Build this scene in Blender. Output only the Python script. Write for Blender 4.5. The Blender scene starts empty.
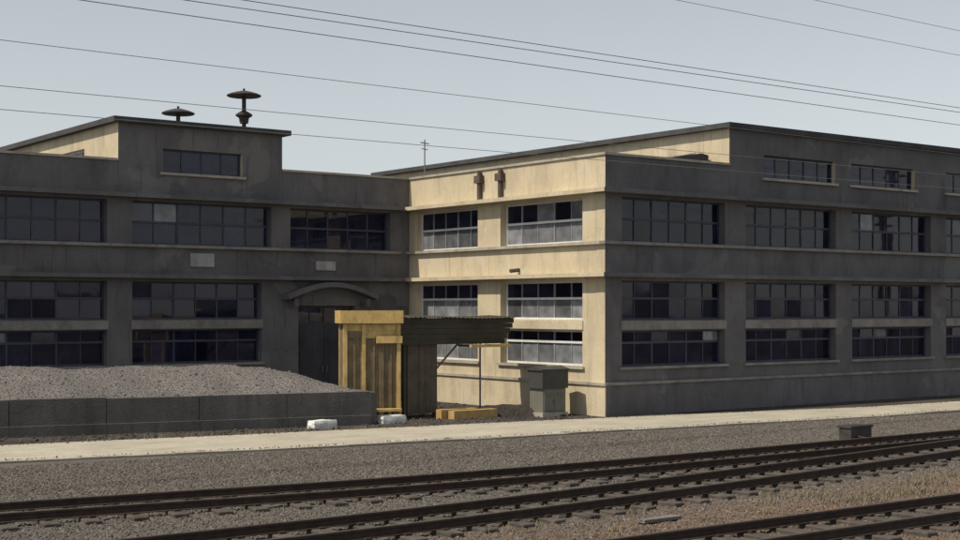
import bpy, bmesh, math, random
from mathutils import Vector, Matrix, noise
random.seed(7)
sc = bpy.context.scene
col = sc.collection

# ------------------------------------------------------------------ camera, sky, sun, exposure
HC = 3.15
cam_d = bpy.data.cameras.new('camera')
cam = bpy.data.objects.new('camera', cam_d); col.objects.link(cam)
cam.location = (0, 0, HC)
cam.rotation_euler = (math.radians(90), 0, math.radians(-37))
cam_d.sensor_width = 36; cam_d.lens = 52.5; cam_d.shift_y = 38 / 960
cam_d.clip_end = 6000
sc.camera = cam

SUN_DIR = Vector((-1, 0.15, 1.4)).normalized()
world = bpy.data.worlds.new('World'); sc.world = world; world.use_nodes = True
wn = world.node_tree.nodes; wl = world.node_tree.links
sky = wn.new('ShaderNodeTexSky'); sky.sky_type = 'NISHITA'; sky.sun_disc = False
sky.sun_elevation = math.asin(SUN_DIR.z)
sky.sun_rotation = math.atan2(SUN_DIR.x, SUN_DIR.y)
sky.air_density = 1.0; sky.dust_density = 0.6; sky.ozone_density = 1.0; sky.altitude = 0
hs = wn.new('ShaderNodeHueSaturation'); hs.inputs['Saturation'].default_value = 0.30; hs.inputs['Hue'].default_value = 0.485
wl.new(sky.outputs[0], hs.inputs['Color']); wl.new(hs.outputs[0], wn['Background'].inputs[0])
wn['Background'].inputs[1].default_value = 0.115

sun_d = bpy.data.lights.new('sun', 'SUN'); sun_d.energy = 4.5; sun_d.angle = math.radians(0.53); sun_d.color = (1, .90, .74)
sun = bpy.data.objects.new('sun', sun_d); col.objects.link(sun)
sun.rotation_euler = SUN_DIR.to_track_quat('Z', 'Y').to_euler(); sun.location = (-30, 10, 60)

sc.view_settings.view_transform = 'Standard'; sc.view_settings.look = 'None'
sc.view_settings.exposure = 0.0; sc.view_settings.gamma = 1; sc.view_settings.use_curve_mapping = False
sc.render.engine = 'CYCLES'
sc.cycles.use_denoising = True
sc.cycles.max_bounces = 6; sc.cycles.transparent_max_bounces = 12

# ------------------------------------------------------------------ materials
def mk(name):
    m = bpy.data.materials.new(name); m.use_nodes = True
    return m, m.node_tree.nodes, m.node_tree.links, m.node_tree.nodes['Principled BSDF']

def surf(name, c1, c2, scale=1.5, rough=.85, bump=.3, fine=40, stain=None, stain_amt=.5, stain_scale=(3, 3, .35), metal=0, spec=.3, bdist=.02, cracks=0, patch=None, runs=None):
    """mottled surface: two tones by noise, finer grain, optional run-down stains with their own shape"""
    m, n, l, p = mk(name)
    geo = n.new('ShaderNodeNewGeometry')
    a = n.new('ShaderNodeTexNoise'); a.inputs['Scale'].default_value = scale; a.inputs['Detail'].default_value = 8; a.inputs['Roughness'].default_value = .65
    b = n.new('ShaderNodeTexNoise'); b.inputs['Scale'].default_value = fine; b.inputs['Detail'].default_value = 4
    l.new(geo.outputs['Position'], a.inputs['Vector']); l.new(geo.outputs['Position'], b.inputs['Vector'])
    r = n.new('ShaderNodeValToRGB'); r.color_ramp.elements[0].position = .33; r.color_ramp.elements[1].position = .67
    r.color_ramp.elements[0].color = (*c1, 1); r.color_ramp.elements[1].color = (*c2, 1)
    l.new(a.outputs['Fac'], r.inputs['Fac'])
    out = r.outputs['Color']
    g = n.new('ShaderNodeMix'); g.data_type = 'RGBA'; g.blend_type = 'MULTIPLY'; g.inputs['Factor'].default_value = .35
    gr = n.new('ShaderNodeMapRange'); gr.inputs['From Min'].default_value = .3; gr.inputs['From Max'].default_value = .7; gr.inputs['To Min'].default_value = .55; gr.inputs['To Max'].default_value = 1.2
    l.new(b.outputs['Fac'], gr.inputs['Value'])
    l.new(out, g.inputs['A']); l.new(gr.outputs[0], g.inputs['B']); out = g.outputs['Result']
    if stain:
        mp = n.new('ShaderNodeMapping'); mp.inputs['Scale'].default_value = stain_scale
        l.new(geo.outputs['Position'], mp.inputs['Vector'])
        s = n.new('ShaderNodeTexNoise'); s.inputs['Scale'].default_value = 1; s.inputs['Detail'].default_value = 7; s.inputs['Roughness'].default_value = .7
        l.new(mp.outputs[0], s.inputs['Vector'])
        sr = n.new('ShaderNodeMapRange'); sr.inputs['From Min'].default_value = .48; sr.inputs['From Max'].default_value = .72; sr.inputs['To Max'].default_value = stain_amt
        l.new(s.outputs['Fac'], sr.inputs['Value'])
        sm = n.new('ShaderNodeMix'); sm.data_type = 'RGBA'; sm.inputs['B'].default_value = (*stain, 1)
        l.new(sr.outputs[0], sm.inputs['Factor']); l.new(out, sm.inputs['A']); out = sm.outputs['Result']
    def layer(fac, colr):
        nonlocal out
        x = n.new('ShaderNodeMix'); x.data_type = 'RGBA'; x.inputs['B'].default_value = (*colr, 1)
        l.new(fac, x.inputs['Factor']); l.new(out, x.inputs['A']); out = x.outputs['Result']
    def rng(src, a0, a1, t):
        x = n.new('ShaderNodeMapRange'); x.inputs['From Min'].default_value = a0; x.inputs['From Max'].default_value = a1; x.inputs['To Max'].default_value = t
        l.new(src, x.inputs['Value']); return x.outputs[0]
    if patch:       # patches of newer or bare render with hard edges
        q = n.new('ShaderNodeTexNoise'); q.inputs['Scale'].default_value = .55; q.inputs['Detail'].default_value = 3; q.inputs['Distortion'].default_value = .6
        ad = n.new('ShaderNodeVectorMath'); ad.operation = 'ADD'; ad.inputs[1].default_value = (13.7, 4.1, 2.2); l.new(geo.outputs['Position'], ad.inputs[0]); l.new(ad.outputs[0], q.inputs['Vector'])
        layer(rng(q.outputs['Fac'], .615, .635, .55), patch)
    if runs:        # narrow rust and water runs
        mp2 = n.new('ShaderNodeMapping'); mp2.inputs['Scale'].default_value = (9, 9, .5); l.new(geo.outputs['Position'], mp2.inputs['Vector'])
        q = n.new('ShaderNodeTexNoise'); q.inputs['Scale'].default_value = 1; q.inputs['Detail'].default_value = 3; l.new(mp2.outputs[0], q.inputs['Vector'])
        layer(rng(q.outputs['Fac'], .60, .74, .6), runs)
    if cracks:
        wv = n.new('ShaderNodeTexNoise'); wv.inputs['Scale'].default_value = 3; wv.inputs['Detail'].default_value = 6; l.new(geo.outputs['Position'], wv.inputs['Vector'])
        sc2 = n.new('ShaderNodeVectorMath'); sc2.operation = 'MULTIPLY_ADD'; sc2.inputs[1].default_value = (.5, .5, .5); l.new(wv.outputs['Color'], sc2.inputs[0]); l.new(geo.outputs['Position'], sc2.inputs[2])
        vo = n.new('ShaderNodeTexVoronoi'); vo.feature = 'DISTANCE_TO_EDGE'; vo.inputs['Scale'].default_value = .45; l.new(sc2.outputs[0], vo.inputs['Vector'])
        layer(rng(vo.outputs['Distance'], .008, .002, cracks), tuple(.35 * v for v in c1))
    l.new(out, p.inputs['Base Color'])
    p.inputs['Roughness'].default_value = rough; p.inputs['Metallic'].default_value = metal
    p.inputs['Specular IOR Level'].default_value = spec
    if bump:
        bp = n.new('ShaderNodeBump'); bp.inputs['Strength'].default_value = bump; bp.inputs['Distance'].default_value = bdist
        l.new(b.outputs['Fac'], bp.inputs['Height']); l.new(bp.outputs[0], p.inputs['Normal'])
    return m

M = {}
M['render_wall'] = surf('cream_render', (.50, .425, .295), (.61, .525, .375), .55, .9, .3, 30, stain=(.24, .205, .16), stain_amt=.5, stain_scale=(1.6, 1.6, .45), cracks=.14, patch=(.56, .50, .39), runs=(.30, .245, .175))
M['shade_tone_wall'] = surf('shade_tone_render', (.112, .107, .112), (.172, .165, .168), .4, .9, .35, 30, stain=(.072, .068, .072), stain_amt=.75, stain_scale=(1.1, 1.1, .4), cracks=.2, patch=(.19, .183, .178), runs=(.075, .066, .06))  # render darkened to paint the fronts' shade into the colour; stains and runs are wear
M['slab'] = surf('weathered_concrete', (.34, .31, .26), (.45, .41, .34), 1.2, .9, .3, 25, stain=(.12, .11, .10), stain_amt=.6, stain_scale=(2, 2, 1))
M['shade_tone_slab'] = surf('shade_tone_concrete', (.20, .187, .175), (.29, .27, .25), 1.2, .9, .3, 25, stain=(.10, .093, .09), stain_amt=.7, stain_scale=(2, 2, 1))  # dark copy of the slab concrete, with the shade of the fronts in its colour
M['plinth'] = surf('plinth_render', (.20, .18, .155), (.32, .285, .23), .9, .9, .35, 22, stain=(.09, .083, .075), stain_amt=.6)
M['white_frame'] = surf('white_frame_paint', (.62, .63, .62), (.74, .75, .74), 2, .5, .1, 60, stain=(.35, .33, .29), stain_amt=.4)
M['blue_frame'] = surf('blue_grey_frame_paint', (.045, .048, .075), (.07, .072, .105), 2, .5, .1, 60)
M['steel_bar'] = surf('weathered_bar_paint', (.20, .20, .20), (.30, .30, .29), 3, .6, .1, 50)
M['render_band'] = surf('pale_band_render', (.48, .41, .29), (.58, .51, .38), .8, .9, .3, 25, stain=(.25, .22, .17), stain_amt=.5, stain_scale=(2, 2, 1))
M['bitumen'] = surf('roof_bitumen', (.045, .046, .05), (.085, .085, .085), 1, .9, .4, 20)
M['interior'] = surf('interior_plaster', (.16, .15, .14), (.22, .21, .19), 1, .9, .1, 20)
M['blind'] = surf('pale_blind', (.50, .47, .40), (.58, .55, .48), 2, .9, .1, 40)
M['door'] = surf('door_paint', (.035, .038, .055), (.06, .063, .08), 1.5, .6, .2, 30, stain=(.12, .09, .07), stain_amt=.35)
M['steel'] = surf('galvanised_steel', (.16, .165, .17), (.24, .245, .25), 5, .55, .1, 60, metal=.6)
M['vent'] = surf('dark_painted_steel', (.035, .03, .03), (.07, .06, .055), 3, .6, .2, 50)
M['rust_pipe'] = surf('rusty_pipe', (.07, .055, .05), (.14, .10, .085), 4, .8, .3, 50)
M['enamel'] = surf('dull_white_enamel', (.30, .31, .32), (.42, .43, .44), 3, .5, .05, 40, stain=(.16, .13, .11), stain_amt=.6)
M['ground'] = surf('cinder_ground', (.034, .029, .027), (.065, .056, .050), .35, .95, .6, 12, stain=(.11, .096, .084), stain_amt=.6, stain_scale=(.5, .5, .5), bdist=.05)
M['ballast_bed'] = surf('ballast_fines', (.085, .078, .073), (.135, .123, .113), .6, .95, .8, 14, stain=(.125, .098, .068), stain_amt=.8, stain_scale=(.22, .35, .3), bdist=.05)
M['path'] = surf('pale_path_concrete', (.36, .33, .27), (.46, .42, .345), .7, .9, .4, 18, stain=(.24, .215, .175), stain_amt=.7, stain_scale=(.5, 1.6, .8))
M['kerb'] = surf('path_kerb_concrete', (.26, .235, .195), (.36, .33, .27), 1.4, .9, .3, 25, stain=(.13, .115, .10), stain_amt=.5, stain_scale=(2, 2, 2))
M['rail'] = surf('rusty_rail', (.036, .026, .022), (.075, .05, .038), 6, .75, .2, 60, metal=.2)
M['railhead'] = surf('worn_rail_head', (.11, .095, .085), (.17, .15, .135), 6, .45, .1, 60, metal=.6)
M['sleeper'] = surf('old_timber_sleeper', (.055, .048, .042), (.115, .098, .085), 3, .9, .5, 35)
M['gravel'] = surf('grey_gravel', (.135, .123, .118), (.205, .188, .18), .8, .95, .7, 18, bdist=.05)
M['dark_conc'] = surf('dark_wall_concrete', (.075, .072, .070), (.125, .12, .115), .8, .9, .4, 20, stain=(.05, .047, .045), stain_amt=.6)
M['ochre'] = surf('ochre_paint', (.50, .345, .125), (.66, .47, .19), 3, .75, .3, 40, stain=(.20, .14, .08), stain_amt=.75, stain_scale=(5, 5, 2))
M['canvas'] = surf('brown_canvas', (.085, .074, .056), (.14, .12, .09), 2.5, .9, .4, 45, stain=(.045, .04, .032), stain_amt=.5)
M['board'] = surf('brown_board', (.13, .10, .062), (.24, .18, .105), 3, .85, .4, 30, stain=(.07, .055, .04), stain_amt=.5)
M['tarp'] = surf('dark_olive_tarpaulin', (.035, .032, .024), (.07, .062, .046), 1.5, .8, .4, 25)
M['timber'] = surf('raw_timber', (.38, .24, .09), (.52, .35, .15), 4, .8, .4, 30)
M['cab_green'] = surf('grey_green_paint', (.15, .15, .125), (.20, .20, .165), 3, .6, .15, 40, stain=(.09, .08, .065), stain_amt=.5)
M['cab_dark'] = surf('dark_green_paint', (.045, .046, .042), (.07, .07, .064), 3, .6, .15, 40)
M['whitewash'] = surf('whitewashed_stone', (.55, .55, .53), (.70, .70, .68), 4, .85, .5, 20, stain=(.25, .23, .2), stain_amt=.5)
M['earth'] = surf('dark_spoil', (.028, .025, .023), (.055, .048, .043), 2, .95, .9, 10, bdist=.08)
M['pole'] = surf('tarred_pole', (.05, .04, .033), (.10, .08, .065), 3, .9, .4, 30)
M['wire'] = surf('weathered_wire', (.14, .16, .155), (.2, .22, .215), 3, .6, 0, 30)
M['ceramic'] = surf('insulator_ceramic', (.5, .5, .48), (.62, .62, .6), 3, .3, 0, 30)
M['straw'] = surf('dry_grass', (.15, .135, .085), (.24, .21, .13), 6, .9, 0, 30)

def glass(name, dust, lo, hi):
    m, n, l, p = mk(name); n.remove(p)
    out = n['Material Output']
    tr = n.new('ShaderNodeBsdfTransparent'); tr.inputs[0].default_value = (.52, .55, .68, 1)
    gl = n.new('ShaderNodeBsdfGlossy'); gl.inputs['Roughness'].default_value = .04
    df = n.new('ShaderNodeBsdfDiffuse'); df.inputs[0].default_value = (*dust, 1)
    fr = n.new('ShaderNodeFresnel'); fr.inputs[0].default_value = 1.5
    geo = n.new('ShaderNodeNewGeometry')
    nz = n.new('ShaderNodeTexNoise'); nz.inputs['Scale'].default_value = 3; nz.inputs['Detail'].default_value = 6
    l.new(geo.outputs['Position'], nz.inputs['Vector'])
    mr = n.new('ShaderNodeMapRange'); mr.inputs['From Min'].default_value = .35; mr.inputs['From Max'].default_value = .7; mr.inputs['To Min'].default_value = lo; mr.inputs['To Max'].default_value = hi
    l.new(nz.outputs['Fac'], mr.inputs['Value'])
    oi = n.new('ShaderNodeObjectInfo'); ov = n.new('ShaderNodeMapRange'); ov.inputs['To Min'].default_value = .35; ov.inputs['To Max'].default_value = 1.25
    l.new(oi.outputs['Random'], ov.inputs['Value'])
    mu = n.new('ShaderNodeMath'); mu.operation = 'MULTIPLY'; mu.use_clamp = True; l.new(mr.outputs[0], mu.inputs[0]); l.new(ov.outputs[0], mu.inputs[1])
    bp = n.new('ShaderNodeBump'); bp.inputs['Strength'].default_value = .08; bp.inputs['Distance'].default_value = .03
    n2 = n.new('ShaderNodeTexNoise'); n2.inputs['Scale'].default_value = 1.3
    l.new(geo.outputs['Position'], n2.inputs['Vector']); l.new(n2.outputs['Fac'], bp.inputs['Height']); l.new(bp.outputs[0], gl.inputs['Normal'])
    m1 = n.new('ShaderNodeMixShader'); m2 = n.new('ShaderNodeMixShader')
    l.new(mu.outputs[0], m1.inputs[0]); l.new(tr.outputs[0], m1.inputs[1]); l.new(df.outputs[0], m1.inputs[2])
    l.new(fr.outputs[0], m2.inputs[0]); l.new(m1.outputs[0], m2.inputs[1]); l.new(gl.outputs[0], m2.inputs[2])
    l.new(m2.outputs[0], out.inputs[0])
    return m
M['glass'] = glass('window_glass', (.042, .042, .095), .25, .6)
M['dusty_glass'] = glass('dusty_window_glass', (.27, .285, .315), .5, .9)

def clay(n, l, src, amt):
    # clay and rust colour of the older ballast beside the nearest track
    geo = n.new('ShaderNodeNewGeometry'); sx = n.new('ShaderNodeSeparateXYZ'); l.new(geo.outputs['Position'], sx.inputs[0])
    nz = n.new('ShaderNodeTexNoise'); nz.inputs['Scale'].default_value = .5; nz.inputs['Detail'].default_value = 5; l.new(geo.outputs['Position'], nz.inputs['Vector'])
    ma = n.new('ShaderNodeMath'); ma.operation = 'MULTIPLY_ADD'; ma.inputs[1].default_value = 4; l.new(nz.outputs['Fac'], ma.inputs[0]); l.new(sx.outputs['Y'], ma.inputs[2])
    mr = n.new('ShaderNodeMapRange'); mr.inputs['From Min'].default_value = 18.6; mr.inputs['From Max'].default_value = 16.6; mr.inputs['To Max'].default_value = amt
    l.new(ma.outputs[0], mr.inputs['Value'])
    mx = n.new('ShaderNodeMix'); mx.data_type = 'RGBA'; mx.blend_type = 'MULTIPLY'; mx.inputs['B'].default_value = (1.22, .98, .82, 1)
    l.new(mr.outputs[0], mx.inputs['Factor']); l.new(src, mx.inputs['A']); return mx.outputs['Result']
def stone_mat(name, cols, brown=0):
    m, n, l, p = mk(name)
    oi = n.new('ShaderNodeObjectInfo')
    r = n.new('ShaderNodeValToRGB'); e = r.color_ramp.elements
    e[0].color = (*cols[0], 1); e[1].color = (*cols[-1], 1)
    for i, c in enumerate(cols[1:-1]):
        x = e.new((i + 1) / (len(cols) - 1)); x.color = (*c, 1)
    l.new(oi.outputs['Random'], r.inputs[0])
    out = r.outputs[0]
    if brown: out = clay(n, l, out, brown)
    l.new(out, p.inputs['Base Color']); p.inputs['Roughness'].default_value = .95
    p.inputs['Specular IOR Level'].default_value = .2
    return m
M['stones'] = stone_mat('ballast_stones', [(.075, .068, .064), (.11, .10, .093), (.14, .128, .118), (.105, .085, .066), (.19, .175, .16)], brown=1)
M['yard_stones'] = stone_mat('yard_stones', [(.035, .03, .028), (.06, .052, .047), (.10, .088, .078)])
M['heap_stones'] = stone_mat('heap_stones', [(.12, .108, .103), (.155, .142, .136), (.19, .175, .168), (.215, .20, .192)])

# ------------------------------------------------------------------ mesh helpers
def mesh_obj(name, bm, mat, parent=None, smooth=False, bevel=0):
    if bevel:
        bmesh.ops.bevel(bm, geom=[e for e in bm.edges if e.calc_face_angle(0) > .6], offset=bevel, segments=1, affect='EDGES', clamp_overlap=True)
    bmesh.ops.recalc_face_normals(bm, faces=bm.faces)
    me = bpy.data.meshes.new(name); bm.to_mesh(me); bm.free()
    if smooth:
        for p in me.polygons: p.use_smooth = True
    me.materials.append(mat if not isinstance(mat, str) else M[mat])
    o = bpy.data.objects.new(name, me); col.objects.link(o)
    if parent:
        o.parent = parent
        o.matrix_parent_inverse = Matrix.Translation(parent_loc(parent)).inverted()
    return o
def parent_loc(o):
    v = Vector(o.location)
    return v
def tag(o, label, cat, group=None):
    o['label'] = label; o['category'] = cat
    if group: o['group'] = group
    return o
def struct(o): o['kind'] = 'structure'; return o
def thing(name, label, cat, loc=(0, 0, 0), group=None):
    o = bpy.data.objects.new(name, None); o.empty_display_size = .2
    o.location = loc; col.objects.link(o); return tag(o, label, cat, group)

def box(bm, x0, x1, y0, y1, z0, z1, f=None):
    c = [(x, y, z) for z in (z0, z1) for y in (y0, y1) for x in (x0, x1)]
    if f: c = [f(*p) for p in c]
    v = [bm.verts.new(p) for p in c]
    for q in ((0, 1, 3, 2), (4, 6, 7, 5), (0, 4, 5, 1), (1, 5, 7, 3), (3, 7, 6, 2), (2, 6, 4, 0)):
        bm.faces.new([v[i] for i in q])
    return v
def B(name, x0, x1, y0, y1, z0, z1, mat, parent=None, f=None, bevel=0):
    bm = bmesh.new(); box(bm, x0, x1, y0, y1, z0, z1, f)
    return mesh_obj(name, bm, mat, parent, bevel=bevel)
def tube(bm, pts, r, seg=8, cap=True):
    rings = []
    pts = [Vector(p) for p in pts]
    for i, p in enumerate(pts):
        t = (pts[min(i + 1, len(pts) - 1)] - pts[max(i - 1, 0)]).normalized()
        a = t.cross(Vector((0, 0, 1)))
        if a.length < 1e-3: a = Vector((1, 0, 0))
        a.normalize(); b = a.cross(t)
        rr = r[i] if isinstance(r, (list, tuple)) else r
        rings.append([bm.verts.new(p + rr * (math.cos(2 * math.pi * k / seg) * a + math.sin(2 * math.pi * k / seg) * b)) for k in range(seg)])
    for A, Bq in zip(rings, rings[1:]):
        for k in range(seg): bm.faces.new((A[k], A[(k + 1) % seg], Bq[(k + 1) % seg], Bq[k]))
    if cap:
        bm.faces.new(rings[0]); bm.faces.new(rings[-1][::-1])
def lathe(bm, c, prof, seg=20):
    rings = []
    for r, z in prof:
        rings.append([bm.verts.new((c[0] + max(r, 1e-4) * math.cos(2 * math.pi * k / seg), c[1] + max(r, 1e-4) * math.sin(2 * math.pi * k / seg), c[2] + z)) for k in range(seg)])
    for A, Bq in zip(rings, rings[1:]):
        for k in range(seg): bm.faces.new((A[k], A[(k + 1) % seg], Bq[(k + 1) % seg], Bq[k]))
    bm.faces.new(rings[0]); bm.faces.new(rings[-1][::-1])
def wall_mesh(f, u0, u1, z0, z1, th, openings):
    bm = bmesh.new()
    us = sorted({u0, u1, *[o[0] for o in openings], *[o[1] for o in openings]})
    zs = sorted({z0, z1, *[o[2] for o in openings], *[o[3] for o in openings]})
    def solid(i, j):
        if i < 0 or j < 0 or i >= len(us) - 1 or j >= len(zs) - 1: return False
        cu = (us[i] + us[i + 1]) / 2; cz = (zs[j] + zs[j + 1]) / 2
        return not any(a < cu < b and c < cz < d for a, b, c, d in openings)
    vs = {}
    def V(i, j, k):
        if (i, j, k) not in vs: vs[i, j, k] = bm.verts.new(f(us[i], th * k, zs[j]))
        return vs[i, j, k]
    for i in range(len(us) - 1):
        for j in range(len(zs) - 1):
            if not solid(i, j): continue
            for k in (0, 1): bm.faces.new((V(i, j, k), V(i + 1, j, k), V(i + 1, j + 1, k), V(i, j + 1, k)))
            if not solid(i - 1, j): bm.faces.new((V(i, j, 0), V(i, j, 1), V(i, j + 1, 1), V(i, j + 1, 0)))
            if not solid(i + 1, j): bm.faces.new((V(i + 1, j, 0), V(i + 1, j, 1), V(i + 1, j + 1, 1), V(i + 1, j + 1, 0)))
            if not solid(i, j - 1): bm.faces.new((V(i, j, 0), V(i, j, 1), V(i + 1, j, 1), V(i + 1, j, 0)))
            if not solid(i, j + 1): bm.faces.new((V(i, j + 1, 0), V(i, j + 1, 1), V(i + 1, j + 1, 1), V(i + 1, j + 1, 0)))
    return bm

def cream_sun_end(o):
    # the sun-side end of this wall is cream, without the painted shade tone
    o.data.materials.append(M['render_wall'])
    for p in o.data.polygons:
        if p.normal.x < -.5: p.material_index = 1
    return o

def window(parent, f, u0, u1, z0, z1, cols, transom, fm, rec=.17, blind=(), gm='glass', barm=None):
    """glazed steel window set back in its opening; each pane is a sub-part"""
    fw, d0, d1 = .055, rec, rec + .06
    bm = bmesh.new()
    box(bm, u0, u1, d0, d1, z0, z0 + fw, f); box(bm, u0, u1, d0, d1, z1 - fw, z1, f)
    box(bm, u0, u0 + fw, d0 + .002, d1 - .002, z0 + fw, z1 - fw, f); box(bm, u1 - fw, u1, d0 + .002, d1 - .002, z0 + fw, z1 - fw, f)
    zt = z0 + (z1 - z0) * transom if transom else None
    if zt: box(bm, u0 + fw - .002, u1 - fw + .002, d0 - .02, d0 + .004, zt - .035, zt + .035, f)
    o = mesh_obj('window', bm, fm, parent)
    w = (u1 - u0) / cols
    for k in range(1, cols):        # upright glazing bars, each a piece, passing behind the transom
        u = u0 + k * w; h = .028 if k % 2 == 0 else .016
        B('glazing_bar', u - h, u + h, d0 + .006, d1 - .006, z0 + fw - .003, z1 - fw + .003, barm or fm, o, f)
    for k in range(cols):
        for a, b in ([(z0 + fw, zt - .035), (zt + .035, z1 - fw)] if zt else [(z0 + fw, z1 - fw)]):
            ua = u0 + k * w + (.02 if k else fw); ub = u0 + (k + 1) * w - (.02 if k < cols - 1 else fw)
            t1, t2 = random.uniform(-.0045, .0045), random.uniform(-.0045, .0045)
            bm = bmesh.new(); md = rec + .03
            box(bm, ua, ub, 0, .006, a, b, lambda u, d, z: f(u, md + d + (t1 if u < (ua + ub) / 2 else -t1) + (t2 if z < (a + b) / 2 else -t2), z))
            mesh_obj('pane', bm, gm if a < z0 + .1 else 'glass' if random.random() > .025 else 'dusty_glass', o)
    for k in blind:
        ua = u0 + k * w + .05; ub = u0 + (k + 1) * w - .05
        bm = bmesh.new(); zb = z0 + .06
        n = max(4, int((ub - ua) / .09))
        top = []; bot = []
        for i in range(n + 1):
            u = ua + (ub - ua) * i / n; d = rec + .13 + .02 * (i % 2)
            top.append((bm.verts.new(f(u, d, z1 - .02)), bm.verts.new(f(u, d + .012, z1 - .02))))
            bot.append((bm.verts.new(f(u, d, zb)), bm.verts.new(f(u, d + .012, zb))))
        for i in range(n):
            bm.faces.new((top[i][0], top[i + 1][0], bot[i + 1][0], bot[i][0])); bm.faces.new((top[i][1], top[i + 1][1], bot[i + 1][1], bot[i][1]))
            bm.faces.new((top[i][0], top[i + 1][0], top[i + 1][1], top[i][1])); bm.faces.new((bot[i][0], bot[i + 1][0], bot[i + 1][1], bot[i][1]))
        bm.faces.new((top[0][0], top[0][1], bot[0][1], bot[0][0])); bm.faces.new((top[n][0], top[n][1], bot[n][1], bot[n][0]))
        mesh_obj('curtain', bm, 'blind', o)
    return o

# ------------------------------------------------------------------ ground, path
bm = bmesh.new()
box(bm, -1500, 1500, -1500, 1500, -.6, 0); gnd = struct(mesh_obj('ground', bm, 'ground'))

bm = bmesh.new()
def sheet(bm, loop, z0, z1):
    t = [bm.verts.new((x, y, z1)) for x, y in loop]; b = [bm.verts.new((x, y, z0)) for x, y in loop]
    n = len(loop); bm.faces.new(t); bm.faces.new(b[::-1])
    for i in range(n): bm.faces.new((t[i], t[(i + 1) % n], b[(i + 1) % n], b[i]))
sheet(bm, [(-40, 8), (60, 8), (60, 25.2), (33.2, 25.0), (23.9, 26.3), (20.1, 26.5), (14.2, 27.4), (10.9, 28.1), (0, 29.9), (-40, 33)], -.2, .004)
bed = struct(mesh_obj('track_bed', bm, 'ballast_bed'))

far = [(-20, 34.5), (0, 33.3), (12.2, 31.7), (16, 31.05), (22.9, 30.2), (27.2, 29.55), (36.5, 27.9), (46, 27.6), (62, 27.6)]
near = [(-20, 31.6), (0, 30.2), (10.9, 28.35), (14.2, 27.7), (20.1, 26.85), (23.9, 26.5), (33.2, 25.45), (45, 25.5), (62, 25.5)]
bm = bmesh.new(); sheet(bm, far + near[::-1], -.2, .035)
path = struct(mesh_obj('path', bm, 'path'))
# kerb stones along the near edge of the path, each a piece
def along(poly, step):
    out = []; rem = 0
    for (x0, y0), (x1, y1) in zip(poly, poly[1:]):
        L = math.hypot(x1 - x0, y1 - y0); s = rem
        while s < L:
            out.append((x0 + (x1 - x0) * s / L, y0 + (y1 - y0) * s / L, math.atan2(y1 - y0, x1 - x0))); s += step
        rem = s - L
    return out
kbm = bmesh.new(); box(kbm, .008, .992, -.16, 0, -.12, .042)
kerb0 = mesh_obj('kerb_stone', kbm, 'kerb', bevel=.012)
first = True
for i, (x, y, a) in enumerate(along(near[1:8], 1.0)):
    o = kerb0 if first else kerb0.copy()
    if not first: col.objects.link(o)
    first = False
    o.parent = path; o.location = (x, y + random.uniform(-.008, .008), random.uniform(-.012, .008)); o.rotation_euler = (random.uniform(-.01, .01), random.uniform(-.006, .006), a)

# ------------------------------------------------------------------ buildings
TH = .35
ZP, ZG0, ZB0, ZB1, ZG1, ZS, ZU0, ZU1, ZC0, ZC1, ZT = .98, 1.42, 2.48, 2.80, 3.96, 4.06, 5.10, 6.42, 6.50, 6.62, 7.60

def facade(par, f, u0, u1, gw, uw, wallmat, frame, cols_per=.74, doors=(), slab_u=None, ends=(0, 0), blinds={}, th=TH, trans=(.56, .55, .52), rec=.24, gm='glass', over=.36, barm=None, band='shade_tone_wall', cream_sun_ends=False, sill_shift=0):
    ops = [(a, b, ZG0, ZB0) for a, b in gw] + [(a, b, ZB1, ZG1) for a, b in gw] + [(a, b, ZU0, ZU1) for a, b in uw] + list(doors)
    mesh_obj('wall', wall_mesh(f, u0, u1, 0, ZC0, th, ops), wallmat, par)
    s0, s1 = slab_u or (u0, u1); sb = 'shade_tone_slab' if band == 'shade_tone_wall' else 'slab'
    sl = B('cornice_slab', s0, s1, -over, th, ZC0, ZC1, band, par, f, bevel=.012)
    fb = B('floor_band', s0, s1, -over + .02, .05, ZS, ZS + .12, band, par, f, bevel=.012)
    if cream_sun_ends:        # sun-side band ends stay cream; the other faces carry painted shade
        for o in (sl, fb):
            o.data.materials.append(M['render_band'])
            for p in o.data.polygons:
                if p.normal.x < -.5: p.material_index = 1
    B('sill_band', s0 + (over - .13 if s0 < u0 - .01 else 0) + sill_shift, s1, -.13, .12, ZU0 - .09, ZU0, sb, par, f, bevel=.01)
    for a, b in gw:
        B('transom_beam', a - .04, b + .04, -.035, .05, ZB0 + .03, ZB1 - .03, 'shade_tone_slab' if band == 'shade_tone_wall' else band, par, f, bevel=.01)
    # plinth, split at the doors
    cuts = [u0 + ends[0]] + [c for d in doors for c in (d[0] - .02, d[1] + .02)] + [u1 - ends[1]]
    for a, b in zip(cuts[::2], cuts[1::2]):
        B('plinth', a, b, -.05, .02, .0, ZP - .08, wallmat, par, f)
        B('plinth_cap', a, b, -.10, .03, ZP - .08, ZP, sb, par, f, bevel=.01)
    for n_, (a, b) in enumerate(gw):
        c = max(2, round((b - a) / cols_per))
        B('sill', a - .1, b + .1, -.08, .10, ZG0 - .08, ZG0, sb, par, f, bevel=.01)
        window(par, f, a, b, ZG0 + .002, ZB0, c, trans[0] + .1, frame, rec=rec, gm=gm, barm=barm, blind=blinds.get(('g', n_), ()))
        window(par, f, a, b, ZB1, ZG1, c, trans[1], frame, rec=rec, gm=gm, barm=barm, blind=blinds.get(('m', n_), ()))
    for n_, (a, b) in enumerate(uw):
        c = max(2, round((b - a) / cols_per))
        window(par, f, a, b, ZU0 + .002, ZU1, c, trans[2], frame, rec=rec, gm=gm, barm=barm, blind=blinds.get(('u', n_), ()))

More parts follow.
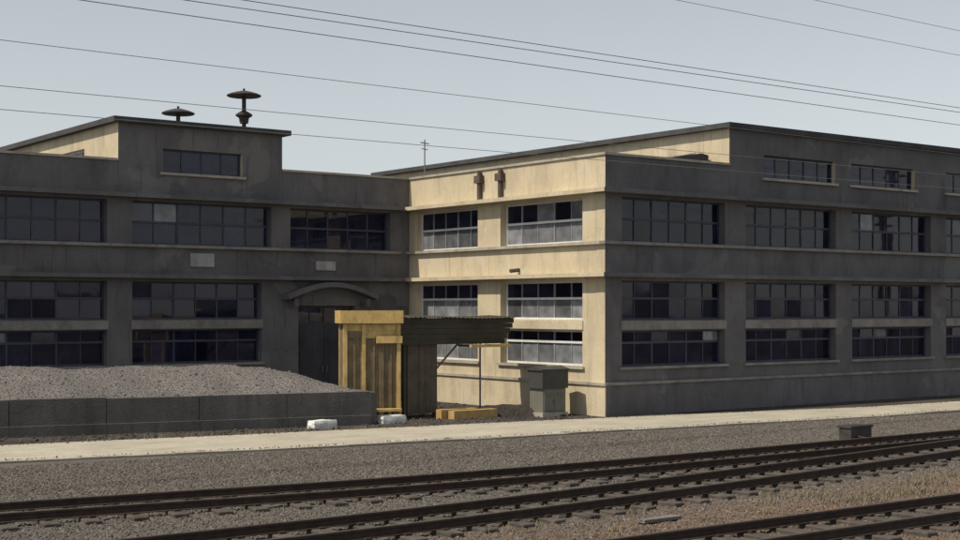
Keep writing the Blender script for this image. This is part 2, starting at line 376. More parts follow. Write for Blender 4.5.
# ---- left block
YL = 40.3; XL0, XL1 = 4.0, 27.28
PL0, PL1 = 16.7, 22.3
ZH = 8.76
left = thing('factory_building', 'long grey factory block in shade with arched doorway and raised attic with two roof cowls', 'building', (16, YL, 0))
fL = lambda u, d, z: (u, YL + d, z)
gwL = [(6.75, 11.15), (11.95, 16.35), (17.15, 21.55)]
uwL = [(6.75, 11.15), (11.95, 16.35), (17.15, 21.9), (22.6, 26.5)]
DOOR = (22.9, 25.1, 0, 3.22)
facade(left, fL, XL0, XL1 - .02, gwL, uwL, 'shade_tone_wall', 'blue_frame', doors=[DOOR], slab_u=(XL0 - .3, XL1 - .40), ends=(0, .12), blinds={('g', 1): (2,), ('u', 2): (1, 4), ('m', 2): (0,)})
# door, leaves and hood
dd = B('door', DOOR[0], DOOR[1], .20, .26, 2.55, 2.63, 'door', left, fL)
for a, b, s in ((22.92, 23.99, 1), (24.01, 25.08, -1)):
    lf = B('door_leaf', a, b, .20, .25, .02, 2.55, 'door', dd, fL)
    for z0, z1 in ((.2, 1.0), (1.15, 1.75), (1.9, 2.4)):
        B('panel', a + .14, b - .14, .185, .20, z0, z1, 'door', dd, fL, bevel=.006)
    hx = b - .07 if s > 0 else a + .07
    B('handle', hx - .015, hx + .015, .14, .20, 1.02, 1.22, 'steel', dd, fL)
window(left, fL, DOOR[0] + .01, DOOR[1] - .01, 2.63, 3.20, 4, None, 'blue_frame', rec=.2)
bm = bmesh.new()
N = 20
def hoodz(t): return 3.42 + .42 * math.cos(t * math.pi / 2) ** 1.0
ring = []
for i in range(N + 1):
    t = -1 + 2 * i / N; u = 24 + 1.72 * t; z = hoodz(t)
    ring.append([bm.verts.new(fL(u, d, zz)) for d, zz in ((-.5, z), (.02, z), (.02, z + .16), (-.5, z + .16))])
for a, b in zip(ring, ring[1:]):
    for k in range(4): bm.faces.new((a[k], a[(k + 1) % 4], b[(k + 1) % 4], b[k]))
bm.faces.new(ring[0]); bm.faces.new(ring[-1])
mesh_obj('door_hood', bm, 'shade_tone_wall', left)
for u in (22.62, 25.38): B('hood_bracket', u - .07, u + .07, -.4, .02, 3.2, 3.46, 'shade_tone_wall', left, fL, bevel=.01)
B('wall_plate', 19.05, 19.85, -.05, .01, 4.44, 4.86, 'enamel', left, fL, bevel=.008)
B('wall_plate', 23.55, 24.3, -.05, .01, 4.40, 4.70, 'enamel', left, fL, bevel=.008)
# attic and parapets
for a, b in ((XL0, PL0), (PL1, XL1 - .01)):
    B('parapet', a + .005, b - .005, 0, .25, ZC1, ZT, 'shade_tone_wall', left, fL)
    B('coping', a - .03 if a == XL0 else a + .005, b - .005, -.05, .30, ZT, ZT + .07, 'slab', left, fL, bevel=.012)
cream_sun_end(mesh_obj('attic_wall', wall_mesh(fL, PL0, PL1, ZC1, ZH, .3, [(18.15, 20.86, 7.33, 8.06)]), 'shade_tone_wall', left))
window(left, fL, 18.15, 20.86, 7.33, 8.06, 4, None, 'blue_frame', rec=.14)
B('sill', 18.05, 20.96, -.08, .1, 7.25, 7.33, 'slab', left, fL, bevel=.01)
fAL = lambda u, d, z: (PL0 + d, u, z)
mesh_obj('attic_wall', wall_mesh(fAL, YL + .3, 52, 7.02, ZH, .3, [(43, 45.5, 7.5, 8.2), (47, 49.5, 7.5, 8.2)]), 'render_wall', left)
for a in (43, 47): window(left, fAL, a, a + 2.5, 7.5, 8.2, 4, None, 'white_frame', rec=.14)
B('attic_wall', PL1 - .3, PL1, YL + .3, 52, 7.02, ZH, 'shade_tone_wall', left)
B('attic_roof', PL0 - .22, PL1 + .22, YL - .22, 52.2, ZH, ZH + .16, 'bitumen', left, bevel=.015)
B('roof', XL0 + .02, XL1 - .02, YL + .36, 52, 6.8, 7.0, 'bitumen', left)
B('floor_slab', XL0 + .36, XL1 - .02, YL + .36, 52, 4.0, 4.2, 'interior', left)
B('partition', XL0 + .36, XL1 - .02, YL + 5.0, YL + 5.2, 0.01, 3.99, 'interior', left)
B('partition', XL0 + .36, XL1 - .02, YL + 5.0, YL + 5.2, 4.21, 6.79, 'interior', left)
B('end_wall', XL0, XL0 + .35, YL + .351, 52, 0, 6.79, 'render_wall', left)
B('back_wall', XL0, XL1, 52.01, 52.3, 0, 7.6, 'shade_tone_wall', left)

# ---- right wing
XR, YR = 27.3, 30.2; XR1, YR1 = 54.0, 50.4
PR0 = 32.5
right = thing('factory_building', 'tall factory wing with sunlit cream side wall and shaded front beside the pale path', 'building', (XR, YR, 0))
fR = lambda u, d, z: (u, YR + d, z)
fS = lambda u, d, z: (XR + d, u, z)
gwR = [(27.95, 32.3), (33.25, 37.65), (38.5, 42.9), (43.8, 48.2), (49.1, 53.4)]
facade(right, fR, XR, XR1, gwR, gwR, 'shade_tone_wall', 'blue_frame', cream_sun_ends=True, slab_u=(XR - .36, XR1), blinds={('m', 0): (1,), ('u', 0): (1,), ('g', 0): (1,), ('u', 1): (4,), ('m', 2): (1,)})
gwS = [(31.2, 35.15), (36.35, 39.9)]
facade(right, fS, YR + TH, YR1, gwS, gwS, 'render_wall', 'white_frame', gm='dusty_glass', barm='steel_bar', band='render_band', sill_shift=.121 - TH, slab_u=(YR + TH + .001, YR1), blinds={('u', 0): (3, ), ('m', 1): (0,)})
# cream render kept round to the arris, over the front wall's painted shade
bm = bmesh.new()
box(bm, XR - .012, XR + .0, YR + .002, YR + TH, 0.0, ZC0 - .001)
mesh_obj('cream_over_shade_tone', bm, 'render_wall', right)
B('plinth', XR - .05, XR - .013, YR - .05, YR + TH - .001, 0, ZP - .08, 'render_wall', right)
B('plinth_cap', XR - .10, XR - .001, YR - .099, YR + TH - .001, ZP - .08, ZP, 'slab', right)
B('floor_band', XR - .34, XR - .361 + .36, YR + .051, YR + TH - .001, ZS, ZS + .12, 'render_band', right)
# parapets
cream_sun_end(B('parapet', XR, PR0 - .002, YR, YR + .25, ZC1, ZT - .001, 'shade_tone_wall', right))
B('coping', XR - .052, PR0 - .002, YR - .05, YR + .30, ZT, ZT + .07, 'slab', right, bevel=.012)
B('parapet', XR, XR + .25, YR + .25, YR1, ZC1, ZT - .001, 'render_wall', right)
B('coping', XR - .05, XR + .30, YR + .301, YR1, ZT, ZT + .07, 'slab', right, bevel=.012)
ow = [(34.1, 37.6, 7.3, 8.03), (38.45, 41.95, 7.3, 8.03), (43.8, 47.3, 7.3, 8.03)]
cream_sun_end(mesh_obj('attic_wall', wall_mesh(fR, PR0, XR1, ZC1, ZH, .3, ow), 'shade_tone_wall', right))
for a, b, c, d in ow:
    window(right, fR, a, b, c, d, 5, None, 'blue_frame', rec=.14)
    B('sill', a - .1, b + .1, -.08, .1, c - .08, c, 'slab', right, fR, bevel=.01)
fAR = lambda u, d, z: (PR0 + d, u, z)
B('attic_wall', PR0, PR0 + .3, YR + .3, YR1, 7.02, ZH, 'render_wall', right)
B('attic_roof', PR0 - .22, XR1 + .2, YR - .22, YR1 + .2, ZH, ZH + .16, 'bitumen', right, bevel=.015)
B('roof', XR + .26, XR1 - .02, YR + .36, YR1, 6.8, 7.0, 'bitumen', right)
B('floor_slab', XR + .36, XR1 - .02, YR + .36, YR1, 4.0, 4.2, 'interior', right)
for z0, z1 in ((.01, 3.99), (4.21, 6.79)):
    B('partition', XR + 5.2, XR1 - .02, YR + 5.0, YR + 5.2, z0, z1, 'interior', right)
    B('partition', XR + 5.0, XR + 5.199, YR + 5.0, YR1, z0, z1, 'interior', right)
    B('partition', XR + .36, XR + 4.99, YL + .1, YL + .3, z0, z1, 'interior', right)
B('end_wall', XR1 - .35, XR1 - .001, YR + .351, YR1, 0, 6.49, 'shade_tone_wall', right)
B('back_wall', XR, XR1, YR1 + .001, YR1 + .3, 0, 8.7, 'shade_tone_wall', right)
# rain pipes on the side parapet, spout below the floor band
for y in (36.15, 35.05):
    bm = bmesh.new(); tube(bm, [(XR - .09, y, 7.55), (XR - .09, y, 6.64)], .075, 8)
    box(bm, XR - .2, XR + .02, y - .15, y + .15, 7.18, 7.42)
    mesh_obj('rain_pipe', bm, 'rust_pipe', right)
bm = bmesh.new(); tube(bm, [(XR + .02, 34.2, 4.34), (XR - .35, 34.2, 4.30)], .06, 8); mesh_obj('spout', bm, 'rust_pipe', right)
# ---- things on the roofs
def cowl(loc, top, rad, label, collar=None):
    t = thing('roof_cowl', label, 'roof vent', loc, 'mushroom cowls on the attic roof')
    x, y, z = loc; h = top - z
    bm = bmesh.new(); lathe(bm, loc, [(.16, -.02), (.16, .12), (.07, .2), (.07, h)], 14); mesh_obj('stem', bm, 'vent', t, smooth=False)
    bm = bmesh.new(); lathe(bm, (x, y, top), [(rad * .93, -.05), (rad, -.03), (rad, 0), (rad * .8, .05), (rad * .5, .10), (rad * .25, .135), (.04, .15), (.04, .22), (0, .23)], 28); mesh_obj('cap', bm, 'vent', t)
    if collar:
        bm = bmesh.new(); lathe(bm, (x, y, collar), [(.14, -.28), (.17, -.1), (.28, -.03), (.28, .02), (.15, .10), (.07, .14)], 20); mesh_obj('collar', bm, 'vent', t)
    return t
cowl((21.8, 42.0, ZH + .16), 10.24, .57, 'tall dark mushroom cowl with a second collar on its stem, on the attic roof', 9.58)
cowl((19.9, 43.0, ZH + .16), 9.60, .54, 'shorter dark mushroom cowl without collar, on the attic roof')
# antenna mast
t = thing('roof_mast', 'thin roof mast with a small crossbar rising behind the cream wing roofline', 'mast', (29.4, 42.4, 7.0))
bm = bmesh.new(); tube(bm, [(29.4, 42.4, 7.0), (29.4, 42.4, 9.35)], .025, 6); mesh_obj('mast', bm, 'steel', t)
bm = bmesh.new(); tube(bm, [(29.15, 42.3, 9.22), (29.65, 42.5, 9.22)], .02, 6); tube(bm, [(29.2, 42.3, 9.0), (29.6, 42.5, 9.0)], .016, 6); mesh_obj('crossbar', bm, 'steel', t)
# low dark skylight on the right wing's roof
t = thing('skylight', 'low dark lean-to skylight on the right wing roof beside the attic wall', 'skylight', (31, 32, 7.0))
bm = bmesh.new()
pr = [(29.6, 7.0), (32.4, 7.0), (32.4, 7.98), (32.1, 8.02), (29.6, 7.55)]
a = [bm.verts.new((x, 31.0, z)) for x, z in pr]; b = [bm.verts.new((x, 33.2, z)) for x, z in pr]
bm.faces.new(a); bm.faces.new(b[::-1])
for i in range(5): bm.faces.new((a[i], a[(i + 1) % 5], b[(i + 1) % 5], b[i]))
mesh_obj('casing', bm, 'bitumen', t)
for k in range(3):
    y0 = 31.1 + k * .7
    bm = bmesh.new(); box(bm, 29.75, 31.95, y0, y0 + .6, 0, .02, lambda x, y, z: (x, y, 7.565 + (x - 29.6) * .188 + z)); mesh_obj('pane', bm, 'glass', t)

# ------------------------------------------------------------------ tracks
def spline(pts, n=16):
    P = [Vector((*p, 0)) for p in pts]; out = []
    for i in range(len(P) - 1):
        p0 = P[max(i - 1, 0)]; p1 = P[i]; p2 = P[i + 1]; p3 = P[min(i + 2, len(P) - 1)]
        for k in range(n):
            t = k / n
            out.append(.5 * ((2 * p1) + (p2 - p0) * t + (2 * p0 - 5 * p1 + 4 * p2 - p3) * t * t + (3 * p1 - p0 - 3 * p2 + p3) * t ** 3))
    out.append(P[-1]); return out
GAUGE = 1.10
slm = bmesh.new(); box(slm, -.12, .12, -1.0, 1.0, -.12, .07)
bmesh.ops.bevel(slm, geom=list(slm.edges), offset=.015, segments=1, affect='EDGES')
sl_me = bpy.data.meshes.new('sleeper'); slm.to_mesh(sl_me); slm.free(); sl_me.materials.append(M['sleeper'])
def track(label, pts, sl_range, long_from=None):
    c = spline(pts)
    t = thing('railway_track', label, 'railway track', (c[0].x, c[0].y, 0), 'tracks running past the factory')
    tan = [(c[min(i + 1, len(c) - 1)] - c[max(i - 1, 0)]).normalized() for i in range(len(c))]
    for s in (1, -1):
        line = [p + s * (GAUGE / 2 + .03) * Vector((-d.y, d.x, 0)) for p, d in zip(c, tan)]
        # flat-bottom rail profile (w, z)
        prof = [(-.062, 0.073), (.062, 0.073), (.062, 0.084), (.012, 0.098), (.012, 0.164), (.034, 0.174), (.034, 0.204), (.026, 0.212), (-.026, 0.212), (-.034, 0.204), (-.034, 0.174), (-.012, 0.164), (-.012, 0.098), (-.062, 0.084)]
        bm = bmesh.new(); rings = []
        for p, d in zip(line, tan):
            nrm = Vector((-d.y, d.x, 0)); rings.append([bm.verts.new(p + nrm * w + Vector((0, 0, z))) for w, z in prof])
        for A, Bq in zip(rings, rings[1:]):
            for k in range(len(prof)):
                bm.faces.new((A[k], A[(k + 1) % len(prof)], Bq[(k + 1) % len(prof)], Bq[k]))
        bm.faces.new(rings[0]); bm.faces.new(rings[-1][::-1])
        o = mesh_obj('rail', bm, 'rail', t); o.data.materials.append(M['railhead'])
        for i, f in enumerate(o.data.polygons):
            if f.normal.z > .9 and f.center.z > .2: f.material_index = 1
    L = 0; nxt = 0; chairs = bmesh.new()
    for i in range(len(c) - 1):
        seg = (c[i + 1] - c[i]).length
        while nxt <= L + seg:
            p = c[i].lerp(c[i + 1], (nxt - L) / seg); d = tan[i]
            if sl_range[0] < p.x < sl_range[1]:
                o = bpy.data.objects.new('sleeper', sl_me); col.objects.link(o); o.parent = t
                o.matrix_parent_inverse = Matrix.Translation(t.location).inverted()
                o.location = (p.x + random.uniform(-.03, .03), p.y + random.uniform(-.05, .05), random.uniform(-.012, .004))
                o.rotation_euler = (random.uniform(-.006, .006), random.uniform(-.02, .02), math.atan2(d.y, d.x) + random.uniform(-.02, .02))
                if long_from and p.x > long_from:
                    o.scale = (1, 1.75, 1); o.location.y -= .75
                nrm = Vector((-d.y, d.x, 0))
                for s in (1, -1):
                    for q in (.105, -.105):
                        w = p + nrm * (s * (GAUGE / 2 + .03) + q)
                        box(chairs, w.x - .05, w.x + .05, w.y - .032, w.y + .032, .055, .098)
            nxt += .64
        L += seg
    ch = mesh_obj('rail_clips', chairs, 'rail', t); ch['kind'] = 'stuff'
    return t
track('farthest railway track, nearest the pale path', [(-6, 22.6), (0, 21.6), (8, 20.55), (13, 19.85), (18, 19.57), (24, 19.52), (30, 19.5), (40, 19.5)], (0, 36), long_from=24.2)
track('middle railway track, curving in towards the farthest one', [(-6, 16.9), (0, 16.6), (6, 16.42), (11, 16.45), (15.5, 16.75), (19, 17.08), (22, 17.42), (26, 17.9), (32, 18.6), (40, 19.35)], (0, 24.2))
track('nearest railway track, crossing only the bottom right corner', [(-4, 12.75), (4, 12.7), (12, 12.66), (20, 12.6), (30, 12.6), (38, 12.6)], (2, 32))

# ------------------------------------------------------------------ loose stones (ballast)
def scatter(name, src, density, radius, mat, parent=None, seed=0, smin=.5, smax=1.5, sink=0):
    ng = bpy.data.node_groups.new(name, 'GeometryNodeTree')
    ng.interface.new_socket('Geometry', in_out='INPUT', socket_type='NodeSocketGeometry')
    ng.interface.new_socket('Geometry', in_out='OUTPUT', socket_type='NodeSocketGeometry')
    n, l = ng.nodes, ng.links
    i = n.new('NodeGroupInput'); o = n.new('NodeGroupOutput')
    d = n.new('GeometryNodeDistributePointsOnFaces'); d.inputs['Density'].default_value = density; d.inputs['Seed'].default_value = seed
    ico = n.new('GeometryNodeMeshIcoSphere'); ico.inputs['Radius'].default_value = radius; ico.inputs['Subdivisions'].default_value = 1
    sp = n.new('GeometryNodeSetPosition'); nz = n.new('ShaderNodeTexNoise'); nz.inputs['Scale'].default_value = .9 / radius
    vm = n.new('ShaderNodeVectorMath'); vm.operation = 'SUBTRACT'; vm.inputs[1].default_value = (.5, .5, .5)
    vs = n.new('ShaderNodeVectorMath'); vs.operation = 'SCALE'; vs.inputs['Scale'].default_value = radius * 1.4
    l.new(nz.outputs['Color'], vm.inputs[0]); l.new(vm.outputs[0], vs.inputs[0]); l.new(vs.outputs[0], sp.inputs['Offset']); l.new(ico.outputs[0], sp.inputs['Geometry'])
    iop = n.new('GeometryNodeInstanceOnPoints')
    rs = n.new('FunctionNodeRandomValue'); rs.data_type = 'FLOAT_VECTOR'; rs.inputs[0].default_value = (smin, smin, smin * .8); rs.inputs[1].default_value = (smax, smax, smax * .8)
    rr = n.new('FunctionNodeRandomValue'); rr.data_type = 'FLOAT_VECTOR'; rr.inputs[1].default_value = (6.28, 6.28, 6.28)
    sm = n.new('GeometryNodeSetMaterial'); sm.inputs['Material'].default_value = M[mat]
    l.new(i.outputs[0], d.inputs['Mesh']); l.new(d.outputs['Points'], iop.inputs['Points']); l.new(sp.outputs[0], iop.inputs['Instance'])
    l.new(rs.outputs[0], iop.inputs['Scale']); l.new(rr.outputs[0], iop.inputs['Rotation'])
    l.new(iop.outputs[0], sm.inputs['Geometry']); l.new(sm.outputs[0], o.inputs[0])
    ob = mesh_obj(name, src, mat, parent)
    md = ob.modifiers.new('scatter', 'NODES'); md.node_group = ng
    ob['kind'] = 'stuff'
    return ob
bm = bmesh.new(); v = [bm.verts.new(p) for p in ((2, 10, .0), (30, 10, .0), (36, 25, .0), (24, 26.1, .0), (20, 26.3, .0), (14, 27.2, .0), (4, 28.4, .0), (2, 18, .0))]; bm.faces.new(v)
s1 = scatter('ballast', bm, 300, .027, 'stones', seed=3)
s1['label'] = 'grey brown stone ballast between the rails'; s1['category'] = 'ballast'
bm = bmesh.new(); v = [bm.verts.new(p) for p in ((4, 32.2, 0), (22, 30.4, 0), (27, 29.9, 0), (27, 39, 0), (14, 39, 0), (4, 39, 0))]; bm.faces.new(v)
s2 = scatter('yard_rubble', bm, 16, .035, 'yard_stones', seed=5, smin=.4, smax=1.8)
bm = bmesh.new()
for ln, off in ((near, .28), (far, -.22)):
    for (x0, y0), (x1, y1) in zip(ln[1:7], ln[2:8]):
        bm.faces.new([bm.verts.new(q) for q in ((x0, y0, .043), (x1, y1, .043), (x1, y1 + off, .043), (x0, y0 + off, .043))])
s3 = scatter('path_grit', bm, 55, .017, 'stones', path, seed=8, smin=.3, smax=1.5)
s2['label'] = 'loose rubble strewn over the dark yard'; s2['category'] = 'rubble'

# ------------------------------------------------------------------ gravel heap and its retaining wall
A0 = Vector((0, 36.65, 0)); A1 = Vector((20.4, 32.0, 0)); AD = (A1 - A0).normalized(); AN = Vector((-AD.y, AD.x, 0)); AL = (A1 - A0).length
def wl_(s, d, z): p = A0 + AD * s + AN * d; return (p.x, p.y, z)
rw = thing('retaining_wall', 'low dark concrete wall holding back the grey gravel heap', 'wall', tuple(A0))
npan = 9
for k in range(npan):
    s0 = AL * k / npan; s1_ = AL * (k + 1) / npan
    dz = random.uniform(-.015, .015); dd_ = random.uniform(-.012, .012)
    B('wall_panel', s0 + .008, s1_ - .008, dd_, .2 + dd_, .26, .90 + dz, 'dark_conc', rw, wl_, bevel=.015)
    B('footing', s0 + .004, s1_ - .004, -.10, .25, -.1, .26, 'dark_conc', rw, wl_, bevel=.015)
hp = bmesh.new(); NS, NT = 90, 26; grid = []
def heap_h(s, q):
    x = A0.x + AD.x * s
    k = max(0, min(1, (x - 17.2) / 3.4))
    crest = 1.60 - .78 * (k ** 1.15)
    ft = 3.5 - 2.3 * k; ct = 1.9 - 1.2 * k
    t = q * ft
    base = .84 - .12 * max(0, (x - 20.0)) 
    if t < ct: h = base + (crest - base) * math.sin(t / ct * math.pi / 2) ** .9
    else: h = max(0, crest * (1 - ((t - ct) / (ft - ct)) ** 1.3))
    return t, h
for i in range(NS + 1):
    s = AL * 1.0 * i / NS; row = []
    for j in range(NT + 1):
        t, h = heap_h(s, j / NT)
        p = Vector(wl_(s, .205 + t, h))
        nn = noise.fractal(p * 1.3, 1, 2, 5) * .06 + noise.noise(Vector((p.x * .45, p.y * .45, 0))) * .13 * min(1, j / 6) - .05 * abs(noise.noise(Vector((s * 1.6, 3.3, 0)))) * min(1, j / 5)
        p.z = max(-.02, p.z + (nn if 0 < j < NT else 0)); row.append(hp.verts.new(p))
    grid.append(row)
B('wall_panel', AL - .008, AL + .18, -.005, 1.5, .02, .87, 'dark_conc', rw, wl_, bevel=.015)
for a, b in zip(grid, grid[1:]):
    for j in range(NT): hp.faces.new((a[j], a[j + 1], b[j + 1], b[j]))
hsrc = hp.copy()
heap = tag(mesh_obj('gravel_heap', hp, 'gravel', smooth=True), 'long flat-topped heap of pale grey gravel behind the low dark wall', 'gravel heap')
hsp = scatter('gravel_lumps', hsrc.copy(), 7, .038, 'heap_stones', heap, seed=4, smin=.4, smax=1.7)
hst = scatter('loose_gravel', hsrc, 420, .017, 'heap_stones', heap, seed=9)

# ------------------------------------------------------------------ ochre shelter with dark canopy
HO = Vector((20.5, 33.55, 0)); HD = Vector((.906, -.423, 0)); HN = Vector((.423, .906, 0)); HW, HDp = 1.62, 1.2
def hf(a, b, z): p = HO + HD * a + HN * b; return (p.x, p.y, z)
hut = thing('loading_shelter', 'ochre framed shelter with a thick dark boarded canopy jutting out to its right', 'shelter', tuple(HO))
for a in (0, .52, HW - .11):
    for b in (0, HDp - .11):
        B('post', a, a + .11, b, b + .11, 0, 2.70, 'ochre', hut, hf, bevel=.01)
for a in (.30, .84, 1.1, 1.32):
    B('batten', a, a + .045, .012, .049, .12, 2.30, 'board', hut, hf, bevel=.004)
B('fascia', -.10, HW + .06, -.12, -.06, 2.72, 3.08, 'ochre', hut, hf, bevel=.008)
B('fascia', -.10, -.04, -.059, HDp + .1, 2.72, 3.08, 'ochre', hut, hf, bevel=.008)
B('fascia', HW, HW + .06, -.059, HDp + .1, 2.72, 3.08, 'ochre', hut, hf, bevel=.008)
for k in range(8):
    a0 = -.036 + k * .2045
    B('roof_board', a0, a0 + .199, -.057, HDp + .1, 2.79, 2.99 + random.uniform(-.01, .02), 'ochre', hut, hf)
for k in range(6):
    b0 = .115 + k * .165; B('board', .03, .06, b0, b0 + .159, .10 + random.uniform(-.04, .04), 2.69, 'board', hut, hf)
    B('board', HW - .06, HW - .03, b0, b0 + .159, .10 + random.uniform(-.04, .04), 2.69, 'board', hut, hf)
for k in range(8):
    a0 = .112 + k * .176
    B('board', a0, a0 + .170, .05 + random.uniform(-.006, .006), .078, .12 + random.uniform(-.05, .05), 2.28 + random.uniform(-.01, .01), 'board', hut, hf)
for k in range(2): B('header_board', .112 if k else .635, HW - .112, .055, .085, 2.30 + .205 * k, 2.50 + .205 * k, 'ochre', hut, hf, bevel=.006)
B('header_board', .112, .515, .055, .085, 2.30, 2.50, 'board', hut, hf, bevel=.006)
B('rail_board', .92, HW + .04, -.05, -.004, 2.16, 2.36, 'ochre', hut, hf, bevel=.006)
B('base_board', .62, HW - .02, -.34, -.02, .26, .33, 'ochre', hut, hf, bevel=.01)
for a in (.75, HW - .25): B('base_block', a, a + .14, -.32, -.04, 0, .26, 'board', hut, hf)
# canopy: framed roof with boarded fascia, its far end cut at a slant
CA0, CA1, CB0, CB1 = 22.06, 26.15, 33.0, 34.25
for k in range(5):
    z0 = 2.10 + k * .152
    e = CA1 - .34 + .085 * k + random.uniform(-.03, .03)
    B('fascia_board', CA0 + random.uniform(-.01, .01), e, CB0 + random.uniform(-.008, .008), CB0 + .035, z0, z0 + .146, 'tarp', hut, bevel=.006)
    B('fascia_board', CA0 + .45, e, CB1 - .035, CB1, z0, z0 + .146, 'tarp', hut, bevel=.006)
    B('fascia_board', e - .04, e - .005, CB0 + .036, CB1 - .036, z0, z0 + .146, 'tarp', hut, bevel=.006)
B('soffit', CA0 + .45, CA1 - .42, CB0 + .04, CB1 - .04, 2.13, 2.16, 'board', hut)
bm = bmesh.new(); NX = 110; rows = []
for i in range(NX + 1):     # corrugated sheet roof
    x = CA0 - .05 + (CA1 + .12 - CA0) * i / NX; w = .014 * math.sin(i * math.pi / 2.0)
    rows.append([bm.verts.new((x, y, z + w + .02 * math.sin(x * 1.7))) for y, z in ((CB0 - .09, 2.862), (CB0 - .09, 2.868), (CB1 + .08, 2.908), (CB1 + .08, 2.902))])
for a, b in zip(rows, rows[1:]):
    for k in range(4): bm.faces.new((a[k], a[(k + 1) % 4], b[(k + 1) % 4], b[k]))
bm.faces.new(rows[0]); bm.faces.new(rows[-1][::-1])
mesh_obj('roof_sheet', bm, 'tarp', hut)
for k in range(5):
    x0 = 22.42 + k * .205; B('panel_board', x0, x0 + .198, 33.2 + random.uniform(-.008, .008), 33.235, .1 + random.uniform(-.05, .03), 2.12, 'canvas', hut)
for x in (22.38, 23.44): B('post', x - .05, x + .05, 33.245, 33.36, 0, 2.12, 'canvas', hut)
for y in (33.9,):
    bm = bmesh.new(); tube(bm, [(25.55, y, 0), (25.55, y, 2.13)], .028, 8); mesh_obj('end_post', bm, 'steel', hut)
bm = bmesh.new(); tube(bm, [(23.46, 33.3, 1.35), (24.3, 33.3, 2.12)], .03, 6); mesh_obj('brace', bm, 'board', hut)
B('front_beam', 24.35, 25.8, 32.72, 32.84, 2.0, 2.08, 'ochre', hut, bevel=.01)
for x in (24.5, 25.5): B('beam_arm', x, x + .08, 32.841, 33.6, 2.01, 2.07, 'board', hut)

# ------------------------------------------------------------------ small things in the yard
tag(B('timber_baulk', 23.2, 24.75, 32.0, 32.28, 0, .24, 'timber', bevel=.015), 'orange sawn timber baulk lying under the dark canopy', 'timber', 'timber baulks by the shelter')
tag(B('timber_baulk', 23.0, 24.3, 32.34, 32.60, 0, .26, 'timber', bevel=.015), 'shorter orange timber baulk lying behind the other under the canopy', 'timber', 'timber baulks by the shelter')
def rock(name, c, size, seed, mat):
    bm = bmesh.new(); bmesh.ops.create_cube(bm, size=1)
    bmesh.ops.subdivide_edges(bm, edges=bm.edges[:], cuts=3, use_grid_fill=True)
    for v in bm.verts:
        p = v.co.copy(); q = p.normalized() * .62
        p = p.lerp(q, .35); p += Vector((1, 1, 1)) * .06 * noise.noise(p * 3 + Vector((seed, 0, 0)))
        v.co = Vector((p.x * size[0] + c[0], p.y * size[1] + c[1], (p.z + .5) * size[2] + c[2]))
    return mesh_obj(name, bm, mat, smooth=False)
tag(rock('whitewashed_block', (18.75, 31.75, -.03), (.72, .4, .25), 1, 'whitewash'), 'white painted block on the ground in front of the dark wall', 'block', 'white painted blocks beside the path')
tag(rock('whitewashed_block', (21.1, 32.05, -.03), (.78, .4, .25), 5, 'whitewash'), 'white painted block on the ground past the end of the dark wall', 'block', 'white painted blocks beside the path')

cb = thing('equipment_cabinet', 'grey green equipment cabinet with a dark upper box beside the cream wall', 'cabinet', (26.2, 31.4, 0))
def cbf(x, y, z): return (x, y, z)
CX0, CX1, CY0, CY1 = 25.75, 26.6, 31.15, 31.75
B('base', CX0 - .05, CX1 + .05, CY0 - .05, CY1 + .05, 0, .12, 'slab', cb, bevel=.01)
B('body', CX0, CX1, CY0, CY1, .12, .82, 'cab_green', cb, bevel=.012)
for x0, x1 in ((CX0 + .03, (CX0 + CX1) / 2 - .006), ((CX0 + CX1) / 2 + .006, CX1 - .03)):
    d = B('cabinet_door', x0, x1, CY0 - .022, CY0 - .001, .17, .78, 'cab_green', cb, bevel=.005)
    for k in range(4): B('louvre', x0 + .08, x1 - .08, CY0 - .036, CY0 - .023, .58 + k * .04, .60 + k * .04, 'cab_green', d)
B('handle', (CX0 + CX1) / 2 - .05, (CX0 + CX1) / 2 - .025, CY0 - .05, CY0 - .023, .40, .52, 'steel', cb)
B('upper_box', CX0 - .06, CX1 + .06, CY0 - .05, CY1 + .05, .82, 1.34, 'cab_dark', cb, bevel=.012)
bm = bmesh.new()
pr = [(-.16, 1.34), (.16, 1.34), (.16, 1.38), (0, 1.46), (-.16, 1.38)]
yc = (CY0 + CY1) / 2
a = [bm.verts.new((CX0 - .1, yc + y * 2.3, z)) for y, z in pr]; b = [bm.verts.new((CX1 + .1, yc + y * 2.3, z)) for y, z in pr]
bm.faces.new(a); bm.faces.new(b[::-1])
for i in range(5): bm.faces.new((a[i], a[(i + 1) % 5], b[(i + 1) % 5], b[i]))
mesh_obj('cabinet_lid', bm, 'cab_dark', cb)
# low spoil bank along the wing's foot
bm = bmesh.new(); rows = []
for i in range(41):
    u = i / 40; row = []
    for j in range(13):
        v = j / 12; h = .36 * math.sin(math.pi * u) ** .6 * math.sin(math.pi * v) ** .8
        p = Vector((24.2 + u * 2.4, 32.9 - u * 1.5 + (v - .5) * 1.0, h)); p.z += .05 * noise.fractal(p * 3, 1, 2, 4) * (1 if h > .02 else 0) - .015
        row.append(bm.verts.new(p))
    rows.append(row)
for a, b in zip(rows, rows[1:]):
    for j in range(12): bm.faces.new((a[j], a[j + 1], b[j + 1], b[j]))
tag(mesh_obj('spoil_bank', bm, 'earth', smooth=True), 'low bank of dark spoil between the shelter and the cabinet', 'spoil heap')
